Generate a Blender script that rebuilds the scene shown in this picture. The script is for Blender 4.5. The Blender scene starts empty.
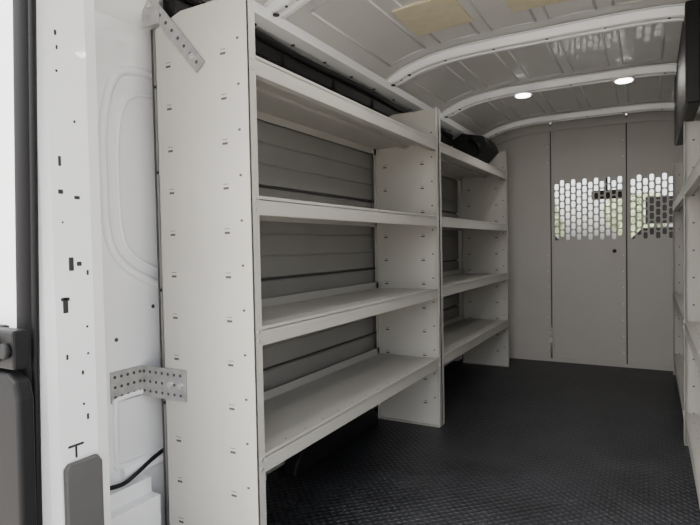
import bpy, bmesh, math, random
from mathutils import Vector, Matrix
random.seed(4)
S=bpy.context.scene
# ---------------------------------------------------------------- materials
def mat(name,col,rough=.5,metal=0,bump=0,bscale=200,var=0,vscale=6,emit=None,estr=0,coat=0,spec=.5):
    m=bpy.data.materials.new(name); m.use_nodes=True
    nt=m.node_tree; b=nt.nodes['Principled BSDF']
    b.inputs['Base Color'].default_value=(*col,1); b.inputs['Roughness'].default_value=rough
    b.inputs['Metallic'].default_value=metal; b.inputs['Coat Weight'].default_value=coat
    b.inputs['Specular IOR Level'].default_value=spec
    tc=nt.nodes.new('ShaderNodeTexCoord')
    if var:
        n=nt.nodes.new('ShaderNodeTexNoise'); n.inputs['Scale'].default_value=vscale; n.inputs['Detail'].default_value=6
        nt.links.new(tc.outputs['Object'],n.inputs['Vector'])
        r=nt.nodes.new('ShaderNodeMapRange'); r.inputs[1].default_value=.3; r.inputs[2].default_value=.7
        r.inputs[3].default_value=1-var; r.inputs[4].default_value=1+var
        nt.links.new(n.outputs['Fac'],r.inputs[0])
        mx=nt.nodes.new('ShaderNodeVectorMath'); mx.operation='SCALE'; mx.inputs[0].default_value=col
        nt.links.new(r.outputs[0],mx.inputs['Scale']); nt.links.new(mx.outputs[0],b.inputs['Base Color'])
    if bump:
        n=nt.nodes.new('ShaderNodeTexNoise'); n.inputs['Scale'].default_value=bscale; n.inputs['Detail'].default_value=3
        nt.links.new(tc.outputs['Object'],n.inputs['Vector'])
        bp=nt.nodes.new('ShaderNodeBump'); bp.inputs['Strength'].default_value=bump; bp.inputs['Distance'].default_value=.002
        nt.links.new(n.outputs['Fac'],bp.inputs['Height']); nt.links.new(bp.outputs[0],b.inputs['Normal'])
    if emit:
        b.inputs['Emission Color'].default_value=(*emit,1); b.inputs['Emission Strength'].default_value=estr
    return m
GREY=mat('shelf_grey_powdercoat',(.39,.378,.35),.48,0,.25,260,.03,4)
PART=mat('partition_grey_paint',(.35,.335,.315),.5,0,.2,260,.03,3)
WHITE=mat('van_white_paint',(.82,.83,.845),.38,0,0,0,.02,3,coat=.2)
ROOF=mat('roof_primer_white',(.58,.575,.56),.36,0,.1,60,.04,4,coat=.2)
LINER=mat('wall_liner_grey',(.225,.22,.21),.5,0,.3,150,.05,5)
GALV=mat('galvanised_steel',(.40,.40,.40),.38,.7,.2,90,.15,40)
BLACK=mat('black_plastic',(.008,.008,.009),.5,0,.3,200,spec=.25)
DARK=mat('hole_dark',(.02,.02,.02),.8)
SLOT=mat('slot_shadow_grey',(.055,.053,.05),.8)
RUB=mat('seal_rubber',(.006,.006,.007),.6,0,.3,300,spec=.25)
GRUB=mat('grey_rubber',(.07,.07,.07),.6,0,.3,300)
LENS=mat('lamp_lens',(.9,.9,.9),.3,0,emit=(1,.98,.93),estr=14)
FOAM=mat('tan_foam',(.58,.52,.37),.85,0,.5,120,.06,20)
SCREW=mat('screw_zinc',(.55,.55,.55),.35,.7)
SEAT=mat('seat_fabric',(.08,.08,.085),.8,0,.4,200,.1,30)
LAMPD=mat('tail_lamp_dark',(.010,.010,.011),.6,spec=.2)
LEAF=mat('foliage',(.22,.27,.15),.8,0,1,8,.4,3)  # leaf colour paled, distance haze is painted into it
ASPH=mat('concrete_ground',(.44,.415,.375),.85,0,.4,20,.1,2)
# rubber floor
def floormat():
    m=bpy.data.materials.new('ribbed_rubber_mat'); m.use_nodes=True; nt=m.node_tree; N=nt.nodes; L=nt.links
    b=N['Principled BSDF']; tc=N.new('ShaderNodeTexCoord')
    hs=[]
    for ang in (45,-45):
        mp=N.new('ShaderNodeMapping'); mp.inputs['Rotation'].default_value=(0,0,math.radians(ang))
        w=N.new('ShaderNodeTexWave'); w.inputs['Scale'].default_value=14; w.bands_direction='X'; w.inputs['Distortion'].default_value=.5
        L.new(tc.outputs['Object'],mp.inputs[0]); L.new(mp.outputs[0],w.inputs['Vector']); hs.append(w)
    mu=N.new('ShaderNodeMath'); mu.operation='MULTIPLY'
    L.new(hs[0].outputs['Fac'],mu.inputs[0]); L.new(hs[1].outputs['Fac'],mu.inputs[1])
    bp=N.new('ShaderNodeBump'); bp.inputs['Strength'].default_value=.8; bp.inputs['Distance'].default_value=.005
    L.new(mu.outputs[0],bp.inputs['Height']); L.new(bp.outputs[0],b.inputs['Normal'])
    n=N.new('ShaderNodeTexNoise'); n.inputs['Scale'].default_value=4; n.inputs['Detail'].default_value=10; n.inputs['Roughness'].default_value=.7
    L.new(tc.outputs['Object'],n.inputs['Vector'])
    ad=N.new('ShaderNodeMath'); ad.operation='MULTIPLY_ADD'; ad.inputs[1].default_value=.35  # rib tops coloured lighter: speckles of light painted into the rubber
    L.new(mu.outputs[0],ad.inputs[0]); L.new(n.outputs['Fac'],ad.inputs[2])
    cr=N.new('ShaderNodeValToRGB'); cr.color_ramp.elements[0].position=.38; cr.color_ramp.elements[0].color=(.005,.0053,.007,1)
    cr.color_ramp.elements[1].position=.95; cr.color_ramp.elements[1].color=(.036,.038,.044,1)
    L.new(ad.outputs[0],cr.inputs[0]); L.new(cr.outputs[0],b.inputs['Base Color'])
    b.inputs['Roughness'].default_value=.42; b.inputs['Specular IOR Level'].default_value=.42
    return m
FLOOR=floormat()
# ---------------------------------------------------------------- mesh builder
class B:
    def __init__(s,name): s.name=name; s.bm=bmesh.new(); s.mats=[]
    def mi(s,m):
        if m not in s.mats: s.mats.append(m)
        return s.mats.index(m)
    def face(s,pts,m,smooth=False):
        vs=[s.bm.verts.new(p) for p in pts]; f=s.bm.faces.new(vs); f.material_index=s.mi(m); f.smooth=smooth; return f
    def box(s,x0,x1,y0,y1,z0,z1,m,M=None):
        c=[Vector((x,y,z)) for z in (z0,z1) for y in (y0,y1) for x in (x0,x1)]
        if M is not None: c=[M@v for v in c]
        vs=[s.bm.verts.new(v) for v in c]
        for q in ((0,2,3,1),(4,5,7,6),(0,1,5,4),(2,6,7,3),(0,4,6,2),(1,3,7,5)):
            f=s.bm.faces.new([vs[i] for i in q]); f.material_index=s.mi(m)
    def prism(s,pts,vec,m,smooth=False):
        vec=Vector(vec); a=[s.bm.verts.new(p) for p in pts]; b=[s.bm.verts.new(Vector(p)+vec) for p in pts]; n=len(pts)
        k=s.mi(m)
        f=s.bm.faces.new(a); f.material_index=k; f=s.bm.faces.new(b[::-1]); f.material_index=k
        for i in range(n):
            f=s.bm.faces.new([a[i],b[i],b[(i+1)%n],a[(i+1)%n]]); f.material_index=k; f.smooth=smooth
    def disc(s,c,axis,r,d,m,n=12,sx=1):
        c=Vector(c); axis=Vector(axis).normalized()
        u=axis.orthogonal().normalized() if abs(axis.z)>.9 else Vector((0,0,1)).cross(axis).normalized()
        v=axis.cross(u)
        s.prism([c+u*r*sx*math.cos(2*math.pi*i/n)+v*r*math.sin(2*math.pi*i/n) for i in range(n)],axis*d,m)
    def tube(s,path,r,m,n=10,closed=False,sub=6):
        P=[Vector(p) for p in path]
        if sub:
            Q=[]; L=len(P); rng=L if closed else L-1
            for i in range(rng):
                p0=P[(i-1)%L] if closed or i>0 else P[0]; p1=P[i]; p2=P[(i+1)%L]; p3=P[(i+2)%L] if closed or i+2<L else P[-1]
                for k in range(sub):
                    t=k/sub; Q.append(.5*((2*p1)+(-p0+p2)*t+(2*p0-5*p1+4*p2-p3)*t*t+(-p0+3*p1-3*p2+p3)*t**3))
            if not closed: Q.append(P[-1])
            P=Q
        rings=[]; L=len(P); k=s.mi(m); ref=None
        for i in range(L):
            a=P[(i-1)%L] if closed or i>0 else P[i]; b=P[(i+1)%L] if closed or i<L-1 else P[i]
            t=(b-a).normalized()
            if ref is None: ref=t.orthogonal().normalized()
            ref=(ref-t*ref.dot(t)).normalized(); w=t.cross(ref)
            rings.append([s.bm.verts.new(P[i]+ref*r*math.cos(2*math.pi*j/n)+w*r*math.sin(2*math.pi*j/n)) for j in range(n)])
        for i in range(L if closed else L-1):
            A=rings[i]; C=rings[(i+1)%L]
            for j in range(n):
                f=s.bm.faces.new([A[j],A[(j+1)%n],C[(j+1)%n],C[j]]); f.material_index=k; f.smooth=True
        if not closed:
            for R in (rings[0][::-1],rings[-1]):
                f=s.bm.faces.new(R); f.material_index=k
    def done(s,bevel=0,seg=2,solid=0):
        bmesh.ops.recalc_face_normals(s.bm,faces=s.bm.faces)
        me=bpy.data.meshes.new(s.name); s.bm.to_mesh(me); s.bm.free()
        for m in s.mats: me.materials.append(m)
        o=bpy.data.objects.new(s.name,me); S.collection.objects.link(o)
        if solid:
            md=o.modifiers.new('s','SOLIDIFY'); md.thickness=solid
        if bevel:
            md=o.modifiers.new('b','BEVEL'); md.width=bevel; md.segments=seg; md.limit_method='ANGLE'; md.angle_limit=math.radians(40)
        return o
H=.867; XF=-.88; XB=-1.207; CX=-.38; YP=4.17
Y1,Y2,Y3=1.083,2.47,3.88
def rz(x): return 1.752-.15*abs((x-CX)/.8)**4.6
# ---------------------------------------------------------------- floor / walls / ceiling
b=B('floor'); b.box(-1.30,.54,.70,YP+.02,-.03,0,FLOOR); b.box(-1.30,.54,.66,.70,-.03,.004,GALV)
b.done()
YA,YZ=.86,YP+.02
def wall(name,sg):
    b=B(name); X=lambda d: CX+sg*d
    prof=[(.92,-.03),(.92,1.36),(.90,1.50),(.82,rz(CX+.82))]
    out=[(.97,rz(CX+.82)+.03),(.97,-.03)]
    pts=[(X(d),YA,z) for d,z in prof+out]
    b.prism(pts,(0,YZ-YA,0),WHITE)
    return b,X
b,X=wall('wall_left',-1)
xw=-1.30
b.tube([(xw,1.30,.69),(xw,1.17,.755),(xw,1.04,.82),(xw,.985,.90),(xw,.975,1.05),(xw,.978,1.2),(xw,1.01,1.33),(xw,1.08,1.38),(xw,1.30,1.385)],.013,WHITE)
b.tube([(xw,1.30,.75),(xw,1.17,.80),(xw,1.07,.85),(xw,1.03,.91),(xw,1.02,1.05),(xw,1.024,1.18),(xw,1.05,1.28),(xw,1.12,1.32),(xw,1.30,1.325)],.007,WHITE)
b.tube([(xw,.99,.29),(xw,.99,.43),(xw,1.01,.455),(xw,1.24,.455),(xw,1.26,.43),(xw,1.26,.29),(xw,1.24,.265),(xw,1.01,.265)],.009,WHITE,closed=True)
b.tube([(xw,1.0,.245),(xw,1.3,.245)],.02,WHITE,sub=0)
b.box(-1.302,-1.23,.87,1.075,-.0,.17,WHITE)
b.box(-1.302,-1.265,.87,1.075,.17,.215,WHITE)
for y,z in ((1.0,.62),(1.13,.70),(.97,1.45)):
    b.disc((-1.301,y,z),(1,0,0),.006,.002,SLOT)
for y in (1.55,2.35,3.2,3.95):
    b.box(-1.302,-1.262,y-.05,y+.05,0,1.45,WHITE)
b.done()
b,X=wall('wall_right',1); 
for y in (1.5,2.35,3.2,3.95): b.box(.502,.542,y-.05,y+.05,0,1.45,WHITE)
b.done()
# ceiling skin with stamped beads
b=B('ceiling'); xs=[CX-.82+1.64*i/40 for i in range(41)]
k=b.mi(ROOF); rows=[]
for y in (YA-.2,YZ):
    rows.append([b.bm.verts.new((x,y,rz(x))) for x in xs])
for i in range(40):
    f=b.bm.faces.new([rows[0][i],rows[0][i+1],rows[1][i+1],rows[1][i]]); f.material_index=k; f.smooth=True
tv=[[b.bm.verts.new((x,y,rz(x)+.03)) for x in xs] for y in (YA-.2,YZ)]
for i in range(40):
    f=b.bm.faces.new([tv[0][i],tv[1][i],tv[1][i+1],tv[0][i+1]]); f.material_index=k; f.smooth=True
BOWS=(1.50,2.43,3.20,4.06)
for i in range(-1,3):
    ya=BOWS[i]+.07 if i>=0 else .75; yb=BOWS[i+1]-.07
    for x in (CX-.58,CX-.34,CX-.11,CX+.11,CX+.34,CX+.58):   # long stamped panels: edges only
        for e in (-.085,.085):
            b.tube([(x+e,ya+.06,rz(x+e)+.004),(x+e,yb-.06,rz(x+e)+.004)],.0075,ROOF,n=8,sub=0)
        for yy in (ya+.06,yb-.06):
            b.tube([(x-.085,yy,rz(x-.085)+.004),(x,yy,rz(x)+.004),(x+.085,yy,rz(x+.085)+.004)],.0075,ROOF,n=8,sub=0)
b.done()
# roof bows : hat sections
for y in BOWS:
    b=B('roof_bow'); k=b.mi(WHITE); sec=[(-.060,-.003),(-.060,-.006),(-.042,-.006),(-.034,-.034),(-.028,-.038),(-.012,-.038),(-.006,-.026),(.006,-.026),(.012,-.038),(.028,-.038),(.034,-.034),(.042,-.006),(.060,-.006),(.060,-.003)]
    xs=[CX-.76+1.52*i/48 for i in range(49)]; R=[]
    for x in xs:
        e=min(1,(.78-abs(x-CX))/.10)
        R.append([b.bm.verts.new((x,y+dy,rz(x)-.001+dz*max(.2,e) )) for dy,dz in sec])
    for i in range(48):
        for j in range(len(sec)-1):
            f=b.bm.faces.new([R[i][j],R[i+1][j],R[i+1][j+1],R[i][j+1]]); f.material_index=k
    for x in [CX-.66+.22*i for i in range(7)]:
        b.disc((x,y-.020,rz(x)-.0405),(0,0,1),.006,.003,DARK)
    for sg in (-1,1):
        for d in (.70,.62): b.disc((CX+sg*d,y-.020,rz(CX+sg*d)-.040),(0,0,1),.011,.004,DARK,12,1)
    b.done()
for sg,n in ((-1,'left'),(1,'right')):
    b=B('roof_rail')
    x=CX+sg*.76; zz=rz(x)
    pts=[(x-sg*.05,.80,zz+.01),(x-sg*.045,.80,zz-.022),(x,.80,zz-.032),(x+sg*.04,.80,zz-.03),(x+sg*.05,.80,zz-.012)]
    b.prism(pts,(0,3.3,0),WHITE)
    for i in range(14):
        b.disc((x-sg*.0,1.0+i*.22,zz-.0335),(0,0,1),.008,.003,DARK)
    b.done()
b=B('door_header'); b.prism([(x,.62,rz(x)-.02) for x in [CX-.8+.16*i for i in range(11)]]+[(x,.62,rz(x)+.06) for x in [CX+.8-.16*i for i in range(11)]],(0,.12,0),WHITE); b.done()
for cx in (-.73,-.35,.03):
    b=B('sound_deadening_pad'); w=.115
    xs=[cx-w+2*w*i/6 for i in range(7)]
    b.prism([(x,1.88,rz(x)-.008) for x in xs]+[(x,1.88,rz(x)+.006) for x in xs[::-1]],(0,.27,0),FOAM); b.done(.002)
for y,xx in ((3.20,-.635),(3.20,-.125),(1.50,-.635),(1.50,-.125)):  # third bow: visible lamps; first bow: unseen pair added to fill the interior
    b=B('dome_and_fill_lamp'); z=rz(xx)-.040
    b.disc((xx,y,z),(0,0,-1),.050,.010,WHITE,24); b.disc((xx,y,z-.010),(0,0,-1),.040,.006,LENS,24); b.done(.002)
    l=bpy.data.lights.new('dome_and_fill_light','AREA'); l.shape='DISK'; l.size=.09; l.energy=2.1; l.color=(1,.96,.89)
    o=bpy.data.objects.new('dome_and_fill_light',l); o.location=(xx,y,z-.022); S.collection.objects.link(o)
for sg in (-1,1):
    b=B('cable_conduit'); x=CX+sg*.79
    b.prism([(x-.022,1.10,1.515),(x+.022,1.10,1.515),(x+.028,1.10,1.555),(x+.012,1.10,1.58),(x-.02,1.10,1.58)],(0,2.40,0),BLACK)
    b.tube([(x-sg*.035,1.12+.29*i,1.57+.005*math.sin(i*2.1)) for i in range(9)],.012,BLACK)
    for i in range(6): b.box(x-.045,x+.032,1.25+.35*i,1.275+.35*i,1.514,1.583,RUB)
    b.done(.003)
b=B('speaker_housing')
b.prism([(-1.16,3.55,1.47),(-1.0,3.55,1.43),(-.93,3.55,1.50),(-.96,3.55,1.57),(-1.10,3.55,1.60),(-1.17,3.55,1.56)],(0,.30,0),BLACK)
b.tube([(-1.05,3.56,1.54),(-1.02,3.53,1.55),(-.98,3.53,1.50),(-1.0,3.56,1.46)],.015,BLACK)
b.done(.01,3)
# wall liner panels (ribbed)
b=B('wall_liner')
def liner(y0,y1,z0,z1):
    n=max(1,int(round((z1-z0)/.078))); pts=[]; xo=-1.238
    for i in range(n):
        a=z0+(z1-z0)*i/n; c=z0+(z1-z0)*(i+1)/n
        pts+= [(xo,y0,a+.005),(xo,y0,c-.005),(xo-.004,y0,c-.001),(xo-.004,y0,c+.001)]
    b.prism(pts+[(xo-.012,y0,z1+.001),(xo-.012,y0,z0)],(0,y1-y0,0),LINER)
for (a,c) in ((1.115,2.468),(2.472,3.875)):
    for z0,z1 in ((.03,.415),(.424,.745),(.754,1.085),(1.094,1.33),(1.338,1.50)):
        liner(a,c,z0,z1)
    b.box(-1.258,-1.252,a,c,.03,1.5,SLOT)
b.done()
# ---------------------------------------------------------------- shelving
def shelving(name,xf,xb,y0,y1,zs,top,first=True):
    b=B(name); s=1 if xf>xb else -1
    t=.004
    def bx(xa,xc,*r): b.box(min(xa,xc),max(xa,xc),*r)
    D=abs(xf-xb)
    for yy,inn in ((y0,1),(y1,-1)):
        ya,yb=(yy,yy+t) if inn==1 else (yy-t,yy)
        pts=[(xb,ya,0),(xf,ya,0),(xf,ya,top),(xb+s*.10,ya,top),(xb,ya,top-.03)]
        b.prism(pts,(0,t,0),GREY)
        f0,f1=(ya,ya+.030) if inn==1 else (yb-.030,yb)
        bx(xf-s*.003,xf,f0,f1,0,top,GREY); bx(xb,xb+s*.003,f0,f1,0,top-.03,GREY)
        bx(xb,xf,f0,f1,0,.003,GREY)
        for face in (ya-.0006,yb-.0004):
            z=.10; i=0
            while z<top-.05:
                for fx,w in ((.15,.018),(.75,.018)):
                    cx=xb+s*D*fx; b.box(cx-w/2,cx+w/2,face,face+.001,z,z+.006,SLOT)
                    b.box(cx-w/2,cx+w/2,face,face+.001,z+.013,z+.0145,SLOT)
                b.box(xb+s*D*.90-.004,xb+s*D*.90+.004,face,face+.001,z+.03,z+.036,SLOT)
                z+=.115 ; i+=1
    ya,yb=y0+.005,y1-.005
    for z in zs:
        zt=z-.008
        bx(xf-s*.001,xb,ya,yb,zt-.003,zt,GREY)
        bx(xf-s*.004,xf-s*.001,ya,yb,z-.046,z,GREY)
        bx(xf-s*.022,xf-s*.001,ya,yb,z-.049,z-.046,GREY)
        bx(xf-s*.022,xf-s*.025,ya,yb,z-.049,z-.036,GREY)
        bx(xb,xb+s*.003,ya,yb,zt,zt+.030,GREY)
        bx(xb,xb+s*.003,ya,yb,zt-.03,zt,GREY)
        bx(xb+s*D*.45,xb+s*D*.55,ya,yb,zt-.014,zt-.003,GREY)
        n=int((yb-ya)/.10)
        for i in range(n):
            y=ya+.06+i*(yb-ya-.1)/n
            b.disc((xf-s*.03,y,zt+.0003),(0,0,1),.003,.0006,SLOT,8)
        for y in (ya+.012,yb-.012):
            for dz in (-.012,-.036): b.disc((xf-s*.002,y,z+dz),(s,0,0),.005,.004,SCREW,10)
    o=b.done(.0008,1); return o
ZS=(.333,.664,1.001,1.358)
shelving('shelving_unit',XF,XB,Y1,Y2-.003,ZS,1.508)
shelving('shelving_unit',XF,XB,Y2+.003,Y3,ZS,1.508)
shelving('shelving_unit',.118,.47,1.30,2.70,(.14,.53,1.10),1.36)
shelving('shelving_unit',.118,.47,2.706,4.08,(.14,.53,1.10),1.36)
b=B('black_slab_right'); b.prism([(.108,2.35,1.365),(.108,3.45,1.375),(.108,3.45,1.735),(.108,2.35,1.735)],(.05,0,0),BLACK); b.done(.008)  # plain black slab between the right shelving and the roof
b=B('wheel_arch'); pts=[]
for i in range(17):
    a=math.pi*i/16; pts.append((-1.232,2.02-.36*math.cos(a),.12*min(1,1.15*math.sin(a))**.8 if math.sin(a)>0 else 0))
b.prism(pts,(.06,0,0),BLACK); b.done(.01,3)
# ---------------------------------------------------------------- partition
b=B('bulkhead_partition')
def perf(x0,x1,z0,z1,nc,nr,y=YP,t=.003):
    cw=(x1-x0)/nc; ch=(z1-z0)/(nr+.5); k=b.mi(PART)
    N=20
    for c in range(nc):
        xa=x0+c*cw; off=ch/2 if c%2 else 0
        if off: b.box(xa,xa+cw,y,y+t,z0,z0+off,PART)
        else: b.box(xa,xa+cw,y,y+t,z1-ch/2,z1,PART)
        for r in range(nr):
            za=z0+off+r*ch; mx,mz=xa+cw/2,za+ch/2; hw,hh=cw*.34,ch*.42
            inn=[];out=[]
            for i in range(N):
                a=2*math.pi*(i+.5)/N; ca,sa=math.cos(a),math.sin(a)
                inn.append((mx+hw*math.copysign(abs(ca)**.5,ca), mz+hh*math.copysign(abs(sa)**.5,sa)))
                q=max(abs(ca),abs(sa)); out.append((mx+cw/2*ca/q, mz+ch/2*sa/q))
            for yy in (y,y+t):
                I=[b.bm.verts.new((p[0],yy,p[1])) for p in inn]; O=[b.bm.verts.new((p[0],yy,p[1])) for p in out]
                for i in range(N):
                    j=(i+1)%N
                    f=b.bm.faces.new([I[i],I[j],O[j],O[i]]); f.material_index=k
                for i in range(N):
                    j=(i+1)%N; p,q=out[i],out[j]
                    if abs(p[0]-q[0])>1e-6 and abs(p[1]-q[1])>1e-6:
                        cx=mx+math.copysign(cw/2,(p[0]+q[0])/2-mx); cz=mz+math.copysign(ch/2,(p[1]+q[1])/2-mz)
                        v=b.bm.verts.new((cx,yy,cz)); f=b.bm.faces.new([O[i],v,O[j]]); f.material_index=k
            for i in range(N):
                j=(i+1)%N
                b.face([(inn[i][0],y,inn[i][1]),(inn[j][0],y,inn[j][1]),(inn[j][0],y+t,inn[j][1]),(inn[i][0],y+t,inn[i][1])],PART)
def panel(x0,x1,win=None):
    t=.003; zt=1.52
    if win:
        wx0,wx1,wz0,wz1,nc,nr=win
        b.box(x0,x1,YP,YP+t,0.02,wz0,PART); b.box(x0,x1,YP,YP+t,wz1,zt,PART)
        b.box(x0,wx0,YP,YP+t,wz0,wz1,PART); b.box(wx1,x1,YP,YP+t,wz0,wz1,PART)
        perf(wx0,wx1,wz0,wz1,nc,nr)
    else: b.box(x0,x1,YP,YP+t,.02,zt,PART)
    xs=[x0+(x1-x0)*i/6 for i in range(7)]
    b.prism([(x0,YP,zt)]+[(x1,YP,zt)]+[(x,YP,rz(x)-.002) for x in xs[::-1]],(0,t,0),PART)
    b.box(x0,x0+.012,YP-.010,YP,.02,rz(x0)-.06,PART); b.box(x1-.012,x1,YP-.010,YP,.02,rz(x1)-.06,PART)
    b.box(x0,x1,YP-.008,YP,.02,.045,PART)
panel(-1.19,-.642)
panel(-.634,-.154,(-.618,-.172,.877,1.315,12,8))
panel(-.146,.42,(-.13,.316,.877,1.315,12,8))
b.box(-1.28,.52,YP-.006,YP+.004,0,.02,PART)
for xx in (-.638,-.150): b.box(xx-.006,xx+.006,YP+.003,YP+.006,.02,1.72,DARK)
b.box(-1.295,-1.185,YP-.004,YP+.003,0,1.60,PART); b.box(.415,.535,YP-.004,YP+.003,0,1.60,PART)
for sx in (-.638,-.150):
    for i in range(14):
        if not(.86<.1+i*.112<1.34): b.disc((sx-.02,YP-.003,.1+i*.112),(0,-1,0),.005,.003,SCREW,8)
b.tube([(-.640,YP-.016,.03),(-.640,YP-.016,.25)],.006,GALV,sub=0)
b.box(-.652,-.628,YP-.024,YP-.010,.14,.17,GALV)
b.disc((-.225,YP-.0,.80),(0,-1,0),.013,.012,BLACK,16)
xs=[-1.15+.1*i for i in range(16)]
b.prism([(x,YP-.015,rz(x)-.085) for x in xs]+[(x,YP-.015,rz(x)-.050) for x in xs[::-1]],(0,.014,0),PART)
b.done()
# ---------------------------------------------------------------- left rear opening
b=B('rear_door_pillar')
P=[(-1.135,.655),(-1.106,.68),(-1.100,.70),(-1.100,.790),(-1.112,.825),(-1.16,.86),(-1.36,.86),(-1.46,.80),(-1.46,.655)]
b.prism([(x,y,-.35) for x,y in P],(0,0,2.15),WHITE)
def onp(f,z,w,h,m=DARK,d=.0015):
    a=Vector((-1.10,.69,0)); c=Vector((-1.10,.80,0)); u=(c-a).normalized(); n=Vector((1,0,0))
    p=a.lerp(c,f); M=Matrix(((u.x,n.x,0,p.x),(u.y,n.y,0,p.y),(0,0,1,z),(0,0,0,1)))
    b.box(-w/2,w/2,-.003,d,-h/2,h/2,m,M)
for f,z,w,h in ((.28,1.33,.006,.012),(.30,1.30,.005,.010),(.62,1.15,.006,.006),(.28,1.06,.007,.022),(.28,.995,.012,.010),(.62,.985,.014,.008),
    (.45,.84,.012,.030),(.62,.84,.012,.010),(.8,.82,.006,.012),(.62,.60,.006,.010),(.62,.53,.006,.006),(.3,.64,.006,.012),(.7,.50,.006,.014),(.42,.445,.038,.006),(.42,.430,.006,.026),(.28,1.25,.006,.006),(.3,.93,.005,.005),(.75,.70,.006,.006),(.75,.64,.006,.006)):
    onp(f,z,w,h)
onp(.30,.752,.012,.034,DARK,.002); onp(.30,.765,.02,.008,DARK,.002)
b.done(.010,3)
b=B('bump_stop')
b.prism([(-1.101,.703,.13),(-1.101,.792,.13),(-1.101,.792,.395),(-1.101,.782,.412),(-1.101,.713,.412),(-1.101,.703,.402)],(.014,0,0),GRUB); b.done(.005,3)
b=B('door_seal'); b.tube([(-1.150,.658,-.35),(-1.143,.658,.2),(-1.132,.658,.6),(-1.116,.658,1.0),(-1.098,.658,1.4),(-1.088,.658,1.62)],.021,RUB,14)
b.tube([(-1.130,.660,-.35),(-1.123,.660,.2),(-1.112,.660,.6),(-1.096,.660,1.0),(-1.079,.660,1.4),(-1.070,.660,1.60)],.008,BLACK,10); b.done()
b=B('tail_lamp'); b.prism([(-1.42,.60,-.35),(-1.088,.60,-.35),(-1.072,.60,.58),(-1.082,.60,.615),(-1.11,.60,.630),(-1.42,.60,.630)],(0,.034,0),LAMPD)
b.box(-1.42,-1.19,.630,.657,-.35,.62,LAMPD); b.done(.008,3)
b=B('door_hinge'); b.box(-1.30,-1.082,.60,.634,.638,.715,BLACK); b.box(-1.30,-1.19,.63,.657,.638,.715,BLACK); b.disc((-1.10,.60,.676),(0,-1,0),.016,.012,BLACK,16); b.box(-1.32,-1.13,.585,.602,.65,.70,BLACK); b.done(.005,2)
b=B('mounting_bracket')
b.box(-1.296,-1.120,Y1-.0045,Y1-.0015,.447,.534,GALV); b.box(-1.2985,-1.2955,.975,Y1-.0015,.447,.534,GALV)
for i in range(7):
    for z in (.462,.49,.518):
        x=-1.285+i*.024; b.disc((x,Y1-.0052,z),(0,1,0),.0045,.001,SLOT,10)
for i in range(5):
    for z in (.462,.49,.518): b.disc((-1.2955,.988+i*.021,z),(1,0,0),.0045,.001,SLOT,10)
for x in (-1.18,-1.14): b.disc((x,Y1-.0045,.49),(0,-1,0),.009,.006,SCREW,6)
b.done()
b=B('brace_strap'); 
a=Vector((-1.235,0,1.575)); c=Vector((-1.035,0,1.345)); u=(c-a); Ln=u.length; ang=math.atan2(u.z,u.x)
M=Matrix.Translation((a.x,Y1-.003,a.z))@Matrix.Rotation(-ang,4,'Y')
b.box(0,Ln,-.0025,0,-.019,.019,GALV,M)
for i in range(9):
    p=M@Vector((.02+i*(Ln-.04)/8,-.0032,0)); b.disc(p,(0,1,0),.005,.001,SLOT,10)
b.box(-1.245,-1.18,Y1-.0075,Y1-.003,1.49,1.58,GALV); b.disc((-1.215,Y1-.0075,1.545),(0,-1,0),.009,.006,SCREW,6); b.disc((-1.06,Y1-.006,1.376),(0,-1,0),.009,.006,SCREW,6)
b.done()
b=B('wire_harness'); b.tube([(-1.29,.90,.235),(-1.275,.98,.225),(-1.27,1.03,.24),(-1.272,1.10,.265),(-1.28,1.25,.30)],.006,BLACK)
b.done()
b=B('tie_down_ring'); b.box(-1.22,-1.15,.95,1.0,0,.012,GALV); b.tube([(-1.21,.975,.012),(-1.205,.975,.05),(-1.185,.975,.062),(-1.165,.975,.05),(-1.16,.975,.012)],.005,FOAM); b.done()
# ---------------------------------------------------------------- cab
b=B('floor'); b.box(-1.32,.56,YP+.02,5.76,-.40,-.35,BLACK); b.done()
b=B('wall_cab_left'); b.box(-1.37,-1.33,YP+.02,5.7,-.35,.75,WHITE); b.box(-1.37,-1.33,4.22,4.30,.75,1.63,WHITE); b.done()
b=B('wall_cab_right'); b.box(.57,.61,YP+.02,5.7,-.35,.75,WHITE); b.box(.57,.61,4.22,4.30,.75,1.63,WHITE); b.done()
b=B('ceiling'); b.box(-1.30,.54,YP+.03,4.75,1.65,1.69,ROOF); b.done()
b=B('van_hood'); b.prism([(-1.35,5.78,-.35),(-1.35,5.78,.66),(-1.35,6.4,.55),(-1.35,6.8,.30),(-1.35,6.8,-.35)],(1.94,0,0),WHITE); b.done(.03)
for x in (-1.35,.54):
    b=B('windshield_pillar'); b.prism([(x,5.8,.66),(x,5.9,.66),(x,4.86,1.68),(x,4.76,1.68)],(.05,0,0),BLACK); b.done()
b=B('dashboard'); b.prism([(-1.27,5.2,-.34),(-1.27,5.2,.62),(-1.27,5.3,.70),(-1.27,5.7,.66),(-1.27,5.7,-.34)],(1.78,0,0),BLACK); b.done(.02)
for cx in (-.85,.09):
    b=B('driver_seat' if cx<-.5 else 'passenger_seat'); z=-.06
    b.prism([(cx-.25,4.72,.38+z),(cx+.25,4.72,.38+z),(cx+.22,4.60,.95+z),(cx+.15,4.58,1.02+z),(cx-.15,4.58,1.02+z),(cx-.22,4.60,.95+z)],(0,-.12,0),SEAT)
    b.box(cx-.26,cx+.26,4.62,5.08,.20+z,.38+z,SEAT); b.box(cx-.2,cx+.2,4.66,5.02,-.35,.20+z,BLACK)
    b.box(cx-.13,cx+.13,4.47,4.57,1.05+z,1.24+z,SEAT)
    for d in (-.06,.06): b.tube([(cx+d,4.52,.98+z),(cx+d,4.52,1.1+z)],.007,SCREW,sub=0)
    b.done(.03,3)
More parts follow.
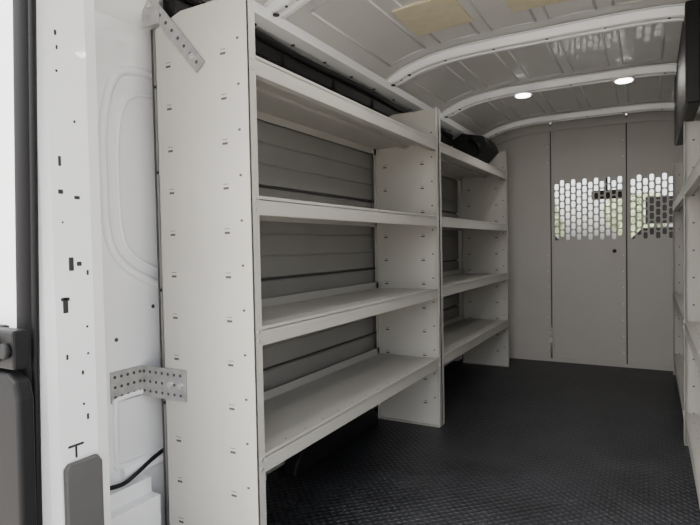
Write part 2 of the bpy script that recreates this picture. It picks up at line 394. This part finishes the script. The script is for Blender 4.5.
b=B('interior_mirror'); b.box(-.42,-.20,4.72,4.75,1.20,1.27,BLACK); b.tube([(-.31,4.735,1.26),(-.31,4.735,1.45),(-.31,4.72,1.655)],.01,BLACK); b.done(.008)
# ---------------------------------------------------------------- outside
b=B('ground'); b.box(-60,60,-60,60,-.70,-.65,ASPH); b.done()
for i,(x,y,r) in enumerate(((-7.5,34,2.2),(-1.0,38,1.7),(4.6,36,2.0))):
    b=B('tree'); b.tube([(x,y,-.65),(x+.1,y,.6),(x,y,1.6)],.18,BLACK)
    for k in range(9):
        bm2=bmesh.new(); bmesh.ops.create_icosphere(bm2,subdivisions=3,radius=r*random.uniform(.45,.7))
        off=Vector((x+random.uniform(-.7,.7)*r,y+random.uniform(-.5,.5)*r,1.1+random.uniform(0,1.0)*r))
        mp={}
        for v in bm2.verts: mp[v]=b.bm.verts.new(v.co*random.uniform(.85,1.15)+off)
        ki=b.mi(LEAF)
        for f in bm2.faces: nf=b.bm.faces.new([mp[v] for v in f.verts]); nf.material_index=ki
        bm2.free()
    b.done()
# ---------------------------------------------------------------- world and sun
w=bpy.data.worlds.new('sky'); S.world=w; w.use_nodes=True; nt=w.node_tree
bg=nt.nodes['Background']; sk=nt.nodes.new('ShaderNodeTexSky'); sk.sky_type='NISHITA'; sk.sun_disc=False
sk.sun_elevation=math.radians(50); sk.sun_rotation=math.radians(200); sk.dust_density=3.8; sk.ozone_density=.35
hs=nt.nodes.new('ShaderNodeHueSaturation'); hs.inputs['Saturation'].default_value=.27
nt.links.new(sk.outputs[0],hs.inputs['Color']); nt.links.new(hs.outputs[0],bg.inputs[0]); bg.inputs[1].default_value=.68
l=bpy.data.lights.new('sun','SUN'); l.energy=13; l.angle=.02; l.color=(1,.955,.88)
o=bpy.data.objects.new('sun',l); S.collection.objects.link(o)
d=Vector((.35,-.5,-1)).normalized(); o.rotation_euler=d.to_track_quat('-Z','Y').to_euler()
# ---------------------------------------------------------------- camera
cd=bpy.data.cameras.new('cam'); cam=bpy.data.objects.new('cam',cd); S.collection.objects.link(cam); S.camera=cam
cd.sensor_width=36; cd.lens=545/700*36; cd.clip_start=.02
yaw=math.radians(29.0); p=math.radians(1.7); ro=math.radians(1.1)
fw=Vector((-math.sin(yaw)*math.cos(p),math.cos(yaw)*math.cos(p),-math.sin(p)))
r=fw.cross(Vector((0,0,1))).normalized(); u=r.cross(fw)
r2=r*math.cos(ro)-u*math.sin(ro); u2=u*math.cos(ro)+r*math.sin(ro)
cam.matrix_world=Matrix(((r2.x,u2.x,-fw.x,0),(r2.y,u2.y,-fw.y,0),(r2.z,u2.z,-fw.z,H),(0,0,0,1)))
